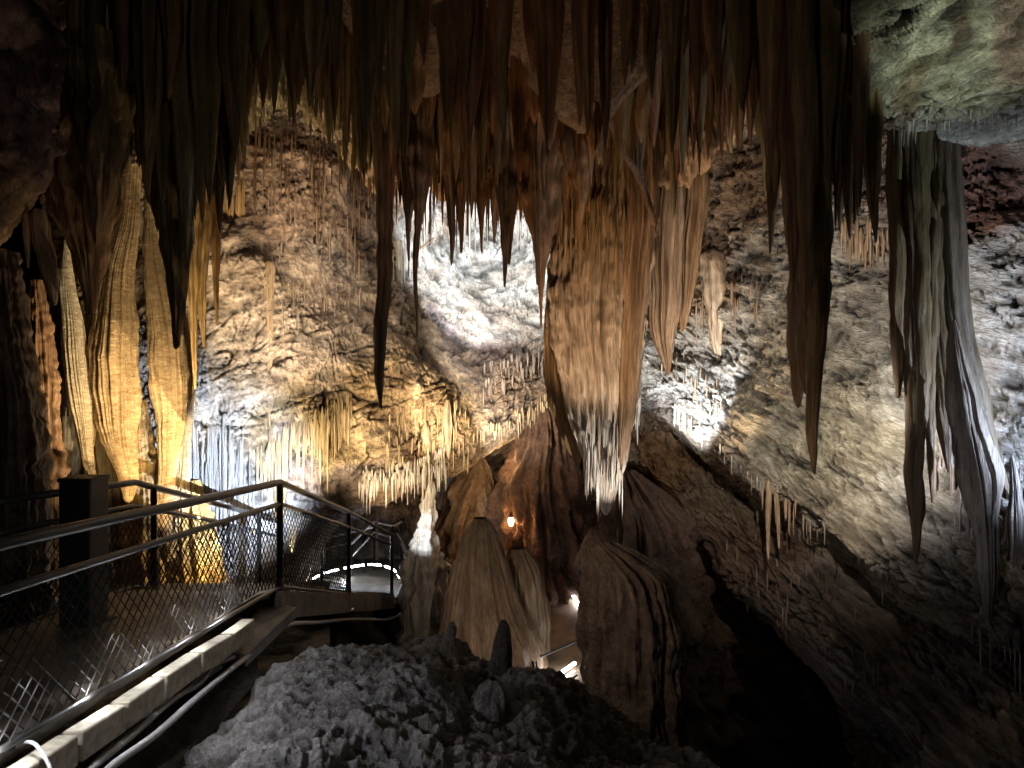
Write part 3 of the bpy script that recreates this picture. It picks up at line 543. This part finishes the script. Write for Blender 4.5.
# ================================================================== HERO STALACTITES
H = [ # path, Y, label, base, tip
 ([(168, 60, 26), (172, 160, 22), (176, 240, 14), (177, 300, 7), (176, 345, 2)], 6.0, 'big dark blade stalactite hanging before the golden columns', OLIVE, UMBER),
 ([(110, 40, 30), (108, 120, 24), (100, 190, 14), (96, 240, 3)], 5.6, 'broad dim stalactite hanging at the upper left', OLIVE, BROWN),
 ([(82, 40, 18), (80, 140, 30), (84, 200, 26), (88, 260, 14), (90, 310, 3)], 6.2, 'wide brown rock tooth above the pale pointed column', BROWN, BROWN),
 ([(42, 210, 6), (46, 250, 8), (51, 290, 5), (53, 302, 1)], 6.0, 'short tan stalactite at the far left', TAN, TAN),
 ([(25, 205, 3), (27, 240, 3), (28, 265, 1)], 6.0, 'thin tan stalactite at the far left', TAN, TAN),
 ([(383, 90, 12), (384, 200, 8), (383, 280, 7), (381, 340, 6), (380, 380, 4), (382, 406, 1)], 8.0, 'long rugged brown stalactite left of the bright back wall', UMBER, UMBER),
 ([(409, 90, 14), (409, 170, 9), (409, 220, 3), (409, 258, 1)], 8.0, 'slim dark stalactite next to the straw cluster', UMBER, BROWN),
 ([(418, 90, 16), (419, 170, 11), (418, 220, 4), (416, 300, 1.5), (416, 335, .6)], 7.8, 'dark stalactite with a needle tip over the straw cluster', UMBER, UMBER),
 ([(449, 100, 12), (450, 180, 6), (451, 230, 3), (451, 262, .8)], 8.0, 'thin dark stalactite before the white wall, left', RUST, UMBER),
 ([(461, 100, 12), (461, 190, 5), (461, 250, 1)], 8.2, 'thin dark stalactite before the white wall, second', RUST, UMBER),
 ([(481, 100, 10), (480, 190, 5), (481, 225, 2), (482, 250, .6)], 8.2, 'short rusty stalactite before the white wall, centre', RUST, RUST),
 ([(494, 100, 12), (494, 190, 5), (494, 240, 1)], 8.4, 'short rusty stalactite before the white wall, right of centre', RUST, RUST),
 ([(508, 80, 24), (508, 160, 15), (507, 210, 8), (506, 255, 3), (505, 284, .8)], 7.7, 'dark forked stalactite before the white wall', UMBER, UMBER),
 ([(514, 120, 10), (513, 200, 4), (509, 262, 1)], 7.9, 'inner prong beside the dark forked stalactite', RUST, UMBER),
 ([(541, 90, 28), (541, 170, 23), (542, 220, 15), (541, 260, 6), (541, 295, 2), (541, 325, .7)], 7.6, 'broad rust red stalactite with needle tip before the white wall', RUST, RUST),
 ([(535, 120, 8), (536, 200, 5), (537, 282, .8)], 7.4, 'slender rib in front of the broad rust red stalactite', RUST, BROWN),
 ([(562, 90, 13), (564, 150, 8), (566, 200, 3), (566, 222, 1)], 8.0, 'short rusty stalactite left of the central drapery', RUST, RUST),
 ([(578, 90, 18), (580, 160, 12), (580, 205, 7), (578, 235, 2)], 7.9, 'broad rusty stalactite over the left of the central drapery', RUST, RUST),
 ([(793, 10, 12), (796, 150, 10), (798, 260, 9), (797, 330, 8), (797, 380, 6), (798, 404, 2)], 5.6, 'rough brown stalactite, left in the long group at the right', BROWN, BROWN),
 ([(812, 10, 12), (812, 150, 10), (811, 260, 10), (808, 330, 9), (806, 370, 6), (808, 392, 2)], 5.4, 'curled brown stalactite in the middle of the long right group', BROWN, BROWN),
 ([(824, 10, 12), (824, 150, 10), (821, 250, 11), (818, 330, 9), (816, 400, 7), (815, 440, 5), (815, 471, 1)], 5.3, 'longest dark stalactite of the long right group', OLIVE, BROWN),
 ([(770, 10, 10), (772, 120, 8), (772, 200, 5), (770, 250, 1)], 5.8, 'slim stalactite left of the long right group', OLIVE, BROWN),
 ([(846, 10, 10), (848, 100, 7), (849, 180, 5), (850, 235, 1)], 5.4, 'slim dark stalactite right of the long right group', OLIVE, BROWN),
 ([(870, 10, 14), (872, 120, 10), (873, 190, 6), (874, 240, 1)], 5.2, 'dark stalactite under the pale upper right overhang', OLIVE, BROWN),
 ([(897, 95, 9), (897, 220, 8), (897, 300, 6), (897, 360, 5), (897, 394, 2)], 5.95, 'straight brown stalactite before the pale right wall', OLIVE, BROWN),
 ([(914, 88, 16), (915, 230, 15), (917, 330, 12), (918, 420, 10), (917, 500, 7), (915, 540, 3.5), (914, 560, 1)], 5.95, 'longest grey brown stalactite at the right reaching far down', OLIVE, BROWN),
 ([(938, 95, 16), (936, 240, 14), (938, 330, 11), (944, 400, 10), (948, 440, 6), (950, 470, 1)], 5.95, 'ragged brown stalactite beside the longest right one', OLIVE, UMBER),
 ([(930, 95, 10), (929, 280, 9), (929, 380, 6), (931, 460, 3), (932, 500, 1)], 5.95, 'grey stalactite directly behind the longest right one', OLIVE, BROWN),
 ([(735, 30, 10), (734, 100, 8), (730, 135, 3), (731, 150, 1)], 8.6, 'short hooked rusty stalactite on the right part of the ceiling', RUST, TAN),
 ([(270, 270, 5), (270, 330, 3), (270, 400, 1.8), (271, 440, .6)], 8.3, 'thin straight stalactite against the white left wall', TAN, TAN),
 ([(193, 150, 8), (194, 250, 5), (194, 340, 3), (195, 386, 1)], 7.4, 'golden stalactite right of the golden columns', GOLD, GOLD),
 ([(206, 150, 8), (206, 230, 6), (203, 300, 4), (204, 345, 1)], 7.4, 'second thin golden stalactite right of the columns', GOLD, GOLD),
 ([(217, 150, 6), (217, 240, 4), (217, 322, 1)], 7.3, 'orange thin stalactite right of the columns', (.6, .33, .1), GOLD),
 ([(399, 250, 4), (399, 330, 2.2), (399, 380, 1.6), (399, 410, .8)], 10.6, 'long white straw stalactite left of the bright wall', WHITE, WHITE),
 ([(283, 470, 5), (281, 500, 6), (279, 530, 3), (278, 552, 1)], 8.9, 'thick yellow stalactite just above the railing bend', (.65, .5, .26), GOLD),
 ([(425, 432, 5), (426, 450, 5), (425, 470, 5), (424, 496, 1)], 9.9, 'thick cream stalactite above the white stalagmite', (.6, .47, .33), TAN),
 ([(447, 410, 5), (448, 430, 4), (448, 455, 1)], 10.2, 'small pale stalactite pair right of the cream one', (.62, .5, .38), TAN),
 ([(712, 260, 14), (716, 300, 11), (718, 340, 6), (720, 372, 1)], 9.0, 'tan drapery tooth below a dark pocket on the right wall', (.4, .27, .16), TAN),
 ([(768, 490, 2.6), (768, 520, 2), (768, 556, .8)], 8.4, 'orange brown stalactite under the slanting lip', BROWN, TAN),
 ([(777, 495, 2.4), (778, 520, 2), (779, 545, .8)], 8.4, 'shorter orange stalactite under the slanting lip', BROWN, TAN),
]
for path, Y, lab, b, t in H:
    path = path[:-1]+[(path[-1][0], path[-1][1]+3, max(path[-1][2], .9))]
    if path[0][1] > 200 and path[0][0] > 60:
        d = depth_at(path[0][0], path[0][1]); Y = d-.02 if d < 100 else Y
        x0, y0, w0 = path[0]; path = [(x0, y0-10, w0*.3), (x0, y0, w0*.8)]+path[1:]
    k = dict(seg=24, rings=60, flute=7, famp=.32, namp=.3, nfreq=5)
    if path[0][2] > 13: k.update(seg=40, rings=60, flute=12, famp=.42)
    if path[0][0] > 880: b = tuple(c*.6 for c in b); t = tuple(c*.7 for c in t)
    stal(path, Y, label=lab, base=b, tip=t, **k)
# diagonal fin at the right
form([(944, 120, 12), (950, 230, 13), (955, 300, 13), (968, 370, 12), (985, 430, 9), (1002, 475, 5), (1012, 496, 1)], 5.9, 'drapery_fin', 'slanting dark drapery fin against the blue white right wall', 'drapery', base=(.13, .1, .07), tip=(.2, .17, .13), seg=40, rings=70, flute=7, famp=.3)
form([(955, 320, 2), (958, 360, 7), (965, 420, 14), (975, 470, 16), (982, 520, 11), (986, 570, 7), (988, 612, 3), (988, 625, 1)], 5.5, 'drapery_fin', 'ragged grey drapery hanging at the lower right', 'drapery', base=(.22, .18, .15), tip=(.36, .35, .36), seg=60, rings=110, flute=12, famp=.6, namp=.4)
form([(1012, 455, 1), (1015, 490, 5), (1018, 540, 8), (1020, 600, 5), (1020, 660, 1)], 5.65, 'drapery_fin', 'pale ragged drapery at the right edge', 'drapery', base=(.3, .28, .28), tip=(.34, .33, .35), seg=60, rings=90, flute=12, famp=.6, namp=.4)

# ================================================================== RANDOM FRONT CURTAIN
rng = random.Random(11)
envx = [60, 110, 140, 165, 190, 215, 235, 260, 290, 330, 360, 385, 400, 430, 450, 480, 500, 530, 550, 570, 600, 640, 680, 705, 730, 755, 775, 800, 830, 860, 880, 900, 930, 950]
envy = [230, 215, 175, 260, 250, 235, 190, 130, 135, 160, 190, 235, 215, 195, 215, 215, 225, 215, 225, 205, 200, 215, 215, 175, 150, 160, 225, 330, 270, 220, 235, 240, 300, 260]
def env(px): return float(np.interp(px, envx, envy))
regions = [(60, 235, 'dark olive stalactite in the crowd at the upper left', 'crowded stalactites at the upper left'),
           (235, 400, 'brown stalactite in the crowd left of centre on the ceiling', 'crowded stalactites left of centre'),
           (400, 600, 'rusty stalactite in the crowd above the bright back wall', 'crowded stalactites above the bright back wall'),
           (600, 760, 'brown stalactite in the crowd above the central drapery and right of it', 'crowded stalactites right of centre'),
           (760, 960, 'dark long stalactite in the crowd at the upper right', 'crowded stalactites at the upper right')]
def region(px):
    for a, b, l, g in regions:
        if a <= px < b: return l, g
    return regions[-1][2:] if px > 500 else regions[0][2:]
def crowd(n, Y0, Y1, k0, k1, x0, x1, wmin, wmax, colf):
    for i in range(n):
        px = x0+(x1-x0)*(i+rng.random())/n; Y = rng.uniform(Y0, Y1)
        x = (px-512)/F*Y; zt = float(ceil_z(np.array([x]), np.array([Y]))[0])+.12
        pyt = 384-(zt-CZ)*F/Y
        tipy = env(px)*rng.uniform(k0, k1)
        if tipy < pyt+20: tipy = pyt+rng.uniform(25, 60)
        w = rng.uniform(wmin, wmax)*(6.5/Y); L = tipy-pyt
        b = colf(px, rng); t = tuple(c*rng.uniform(.8, 1.3) for c in b)
        dx = rng.uniform(-2, 2)
        path = [(px, pyt, w*1.5), (px+dx*.3, pyt+L*.25, w*1.1), (px+dx*.6, pyt+L*.55, w*.9), (px+dx, pyt+L*.82, w*.5), (px+dx, tipy, w*.08)]
        l, g = region(px)
        stal(path, Y, label=l, group=g, base=b, tip=t, seg=16, rings=22, flute=rng.choice([5, 7, 9]), famp=.4, namp=.2, squash=rng.uniform(.7, 1.2))
def colf(px, r):
    rust = math.exp(-((px-560)/150)**2)
    a = np.array(OLIVE)*(1-rust)+np.array(RUST)*rust
    if px > 640: a = np.array(BROWN)*.6+a*.4
    return tuple(a*r.uniform(.75, 1.25))
crowd(95, 7.4, 8.5, .74, 1.03, 235, 770, 5, 10, colf)
crowd(60, 6.3, 7.3, .5, .9, 100, 880, 5, 10, colf)
crowd(52, 5.2, 6.2, .3, .75, 60, 880, 5, 10, colf)
crowd(22, 5.2, 6.4, .8, 1.05, 130, 235, 7, 12, colf)
crowd(30, 4.9, 5.8, .7, 1.02, 765, 878, 6, 11, colf)

# ================================================================== FINE STRAWS (nobody could count) - one object
SV = []; SQ = []; SC = []; so = 0
def straw(px, py, L, w, Y, c):
    global so
    p0 = P(px, py-4, Y); p1 = P(px, py+L, Y); r = w/F*Y; seg = 5
    th = np.linspace(0, 2*np.pi, seg, endpoint=False)+rng.random()
    V = []
    for t, k in ((0, .12), (.2, 1.1), (.6, .75), (.9, .4), (1, .08)):
        c0 = p0+(p1-p0)*t; V.append(np.stack([c0[0]+r*k*np.cos(th), c0[1]+r*k*np.sin(th), c0[2]+0*th], -1))
    SV.append(np.concatenate(V)); SQ.append(gridquads(5, seg, True)+so); SC.append(np.tile(np.array(c)*rng.uniform(.8, 1.15), (25, 1))); so += 25
def fringe(line, n, Lm, LM, w, dY, col, yj=6, att=1):
    line = np.array(line, float)
    for i in range(n):
        t = rng.random()*(len(line)-1); k = min(int(t), len(line)-2); p = line[k]+(line[k+1]-line[k])*(t-k)
        L = Lm+(LM-Lm)*rng.random()**1.8
        x, y = p[0]+rng.uniform(-2, 2), p[1]+rng.uniform(-yj, yj); Y = p[2]
        if att:
            d = depth_at(x, y)
            if d > 100: continue
            Y = d-w*.5/F*d
        else: Y += rng.uniform(-dY, dY)
        straw(x, y, L, w*rng.uniform(.35, 1.0), Y, col)
CREAM = (.68, .54, .34); PALE = (.7, .68, .64)
fringe([(252, 468, 8.95), (275, 446, 8.95), (300, 428, 9), (330, 412, 9.2), (352, 404, 9.4)], 150, 10, 55, 1.6, .12, CREAM, 12)
fringe([(262, 452, 9), (300, 430, 9), (352, 404, 9.3)], 26, 30, 78, 1.9, .1, (.7, .58, .4), 6)
fringe([(176, 440, 8.5), (250, 450, 8.7)], 90, 40, 110, 1.3, .1, (.6, .6, .62), 30)
fringe([(180, 520, 8.7), (255, 520, 8.8)], 90, 40, 80, 1.6, .1, (.6, .6, .62), 30)
fringe([(360, 480, 9.5), (395, 474, 9.8), (420, 470, 10), (445, 458, 10.4)], 130, 4, 30, 1.4, .15, PALE, 10)
fringe([(385, 450, 9.7), (430, 430, 10.2), (470, 430, 10.8)], 90, 6, 30, 1.2, .15, CREAM, 30)
fringe([(470, 440, 10.8), (530, 412, 11.6), (560, 395, 11.9)], 70, 5, 18, 1.2, .15, CREAM, 6)
fringe([(480, 380, 12.8), (550, 360, 12.8)], 60, 6, 30, 1.6, .2, (.4, .34, .3), 14)
fringe([(389, 262, 10.8), (421, 245, 11.4)], 60, 40, 100, 1.3, .2, PALE, 12)
fringe([(425, 190, 13.2), (575, 185, 13.4)], 90, 20, 80, 1.6, .3, (.55, .5, .44), 30)
fringe([(270, 220, 9.2), (380, 260, 10)], 60, 20, 90, 1.1, .2, (.36, .26, .18), 80)
fringe([(190, 170, 8), (245, 190, 8.6)], 50, 60, 200, 1.8, .3, GOLD, 10)
fringe([(640, 330, 9.6), (700, 385, 9.8), (720, 400, 9.6)], 36, 8, 50, .9, .2, (.5, .38, .26), 20)
fringe([(672, 405, 10.2), (700, 430, 9.9), (750, 475, 8.95), (770, 490, 8.6)], 34, 3, 20, .7, .05, PALE, 3)
fringe([(690, 290, 9.6), (760, 300, 9)], 40, 10, 50, 1.2, .2, (.42, .28, .17), 20)
fringe([(760, 494, 8.3), (800, 505, 7.9)], 12, 14, 50, 1.5, .1, (.4, .27, .17), 6)
fringe([(800, 515, 7.9), (900, 590, 6.6)], 16, 4, 26, 1.2, .1, (.35, .27, .2), 6)
fringe([(700, 500, 10.2), (800, 600, 8.6), (900, 690, 7)], 30, 8, 40, 1.3, .15, (.26, .19, .14), 40)
fringe([(840, 225, 7.9), (895, 240, 7.4)], 40, 10, 40, 2, .2, (.45, .3, .18), 14)
fringe([(930, 440, 5.5), (1000, 480, 5.2)], 60, 20, 110, 2, .15, (.4, .36, .36), 40)
fringe([(960, 470, 5.5), (1030, 520, 5.2)], 70, 30, 150, 2.4, .15, (.34, .3, .32), 50)
fringe([(890, 130, 5.2), (1020, 112, 5.2)], 40, 4, 22, 1.2, .05, (.5, .48, .42), 6)
fringe([(560, 200, 8.1), (625, 230, 8)], 60, 20, 80, 2, .2, (.42, .27, .12), 25, 0)
fringe([(585, 440, 8.3), (625, 440, 8.3)], 50, 20, 60, 2, .25, (.72, .66, .6), 30, 0)
fringe([(622, 330, 8.5), (640, 370, 8.7)], 40, 20, 70, 2, .1, (.7, .66, .62), 30, 0)
fringe([(245, 130, 8.6), (400, 170, 8.4)], 70, 15, 80, 1.3, .3, (.3, .18, .1), 25, 0)
fringe([(400, 180, 8.3), (600, 180, 8.3)], 120, 10, 60, 2, .3, (.34, .17, .07), 15, 0)
V = np.concatenate(SV); Q = np.concatenate(SQ); c = np.concatenate(SC)
tag(mk('stalactite_straws', V, Q, M['drip'], col=c), 'countless thin straw stalactites fringing the walls and ledges', 'straw stalactites', kind='stuff')

# ================================================================== LIGHTS
def spot(loc, tgt, W, col, ang=60, r=0, blend=.7):
    d = bpy.data.lights.new('spot', 'SPOT'); d.energy = W; d.color = col; d.spot_size = math.radians(ang); d.spot_blend = blend; d.shadow_soft_size = 0
    o = bpy.data.objects.new('spot_light', d); C.objects.link(o); o.location = Vector(np.asarray(loc).tolist())
    v = Vector((np.asarray(tgt)-np.asarray(loc)).tolist()); o.rotation_euler = v.to_track_quat('-Z', 'Y').to_euler(); return o
def point(loc, W, col, r=.08):
    d = bpy.data.lights.new('lamp', 'POINT'); d.energy = W; d.color = col; d.shadow_soft_size = 0
    o = bpy.data.objects.new('point_light', d); C.objects.link(o); o.location = Vector(np.asarray(loc).tolist()); return o
COOL = (.78, .88, 1); NEU = (1, .96, .9); WARM = (1, .72, .38); YEL = (1, .77, .43); ORG = (1, .55, .25); BLUE = (.62, .76, 1)
# bright back wall
spot(P(500, 120, 10.9), P(490, 250, 14.6), 1250, COOL, 110)
spot(P(470, 330, 11.2), P(490, 230, 14.6), 420, COOL, 110)
# warm vault
spot(P(480, 320, 10.6), P(490, 365, 12.2), 110, NEU, 120)
spot(P(400, 540, 7.6), P(440, 420, 11), 520, (1, .78, .5), 70)
spot(P(500, 450, 10.4), P(530, 385, 12.6), 120, NEU, 90)
spot(P(430, 480, 9.2), P(465, 365, 11.5), 330, (1, .82, .58), 62)
# left wall upper, brown
spot(P(290, 400, 7.8), P(310, 215, 9.9), 290, (1, .84, .66), 105)
spot(P(350, 250, 8.7), P(360, 230, 10.6), 90, (1, .84, .66), 140)
# white wall lower left
spot(P(300, 540, 7.4), P(222, 480, 8.9), 760, BLUE, 75)
# golden fringe
spot(P(315, 520, 8.2), P(312, 425, 9.2), 120, YEL, 85)
spot(P(165, 420, 6.7), P(135, 330, 7.7), 75, YEL, 110)
spot(P(250, 540, 8.2), P(310, 425, 9.2), 170, YEL, 75)
# golden columns
spot(P(205, 520, 6.8), P(135, 360, 7.7), 240, YEL, 95)
spot(P(150, 600, 7.0), P(130, 300, 7.8), 190, YEL, 80)
point(P(215, 570, 7.9), 12, YEL)
spot(P(60, 560, 8.4), P(72, 300, 7.5), 60, NEU, 80)
# front curtain from below
spot(P(520, 640, 6.6), P(540, 170, 7.9), 380, (1, .66, .4), 60)
spot(P(610, 520, 6.0), P(600, 300, 8.5), 270, (1, .76, .5), 50)
spot(P(300, 560, 6.0), P(200, 120, 6.5), 70, (1, .75, .4), 70)
spot(P(800, 600, 4.6), P(790, 120, 5.6), 12, (1, .72, .42), 70)
# drapery ragged tip
spot(P(650, 560, 7.4), P(605, 450, 8.5), 150, NEU, 50)
spot(P(670, 455, 9.2), P(695, 385, 10.4), 520, COOL, 80)
# right wall
spot(P(790, 425, 5.9), P(840, 370, 8.6), 330, (1, .93, .84), 120)
spot(P(880, 330, 6.1), P(880, 380, 7.6), 70, (.95, .96, 1), 150)
spot(P(1180, 480, 4.6), P(1010, 380, 6), 340, BLUE, 120)
spot(P(1120, 120, 3.9), P(960, 10, 5.0), 105, (.86, 1, .8), 66)
spot(P(700, 500, 8.6), P(720, 260, 9.8), 220, (1, .76, .5), 80)
# landing, stalagmite
spot(P(400, 545, 9.6), P(430, 532, 10.6), 95, COOL, 46)
point(P(345, 575, 12.0), 8, COOL)
point(P(505, 462, 11.7), 10, WARM, 0)
point(P(511, 521, 11.1), 5, ORG, 0)
# cone and block
spot(P(470, 700, 6.0), P(485, 600, 9), 75, (1, .86, .7), 50)
spot(P(500, 560, 5.4), P(615, 620, 7.6), 60, (1, .82, .66), 60)
point(P(566, 592, 11.3)+np.array([0, 0, .15]), 12, COOL)
point(P(556, 680, 8.6)+np.array([0, 0, .12]), 4, COOL)
# walkway kerb and mound
spot((-1.55, 3.0, CZ-1.0), (-.7, 3.9, CZ-1.8), 34, (.85, .88, 1), 100)
for yk in (2.7, 3.3, 3.9, 4.6): spot((-1.84, yk, float(fz(yk))+.3), (-1.81, yk, float(fz(yk))-.1), 6, (.95, .96, 1), 110)
for yk in (2.55, 3.1, 3.6, 4.1, 4.6): point((-1.86, yk, float(fz(yk))+.05), 1.6, (.95, .97, 1))
spot(P(850, 560, 3.6), P(960, 440, 5.4), 26, (.95, .95, 1), 60)  # added fill spot, lifts the dark fins and stalactites at the right
point((-.4, 2., CZ+1.2), 22, (1, .85, .75))  # unseen fill lamp near the camera, added to lift the dark areas
w = bpy.data.worlds.new('World'); bpy.context.scene.world = w; w.use_nodes = True
w.node_tree.nodes['Background'].inputs[0].default_value = (.6, .5, .45, 1); w.node_tree.nodes['Background'].inputs[1].default_value = .02

cam = bpy.data.cameras.new('camera'); co = bpy.data.objects.new('camera', cam); C.objects.link(co)
co.location = (0, 0, CZ); co.rotation_euler = (math.pi/2, 0, 0); cam.sensor_width = 36; cam.lens = 36*F/1024; cam.clip_start = .05
bpy.context.scene.camera = co
s = bpy.context.scene
s.view_settings.view_transform = 'Standard'; s.view_settings.look = 'None'; s.view_settings.exposure = 0
s.cycles.max_bounces = 4; s.cycles.diffuse_bounces = 2; s.cycles.use_denoising = True
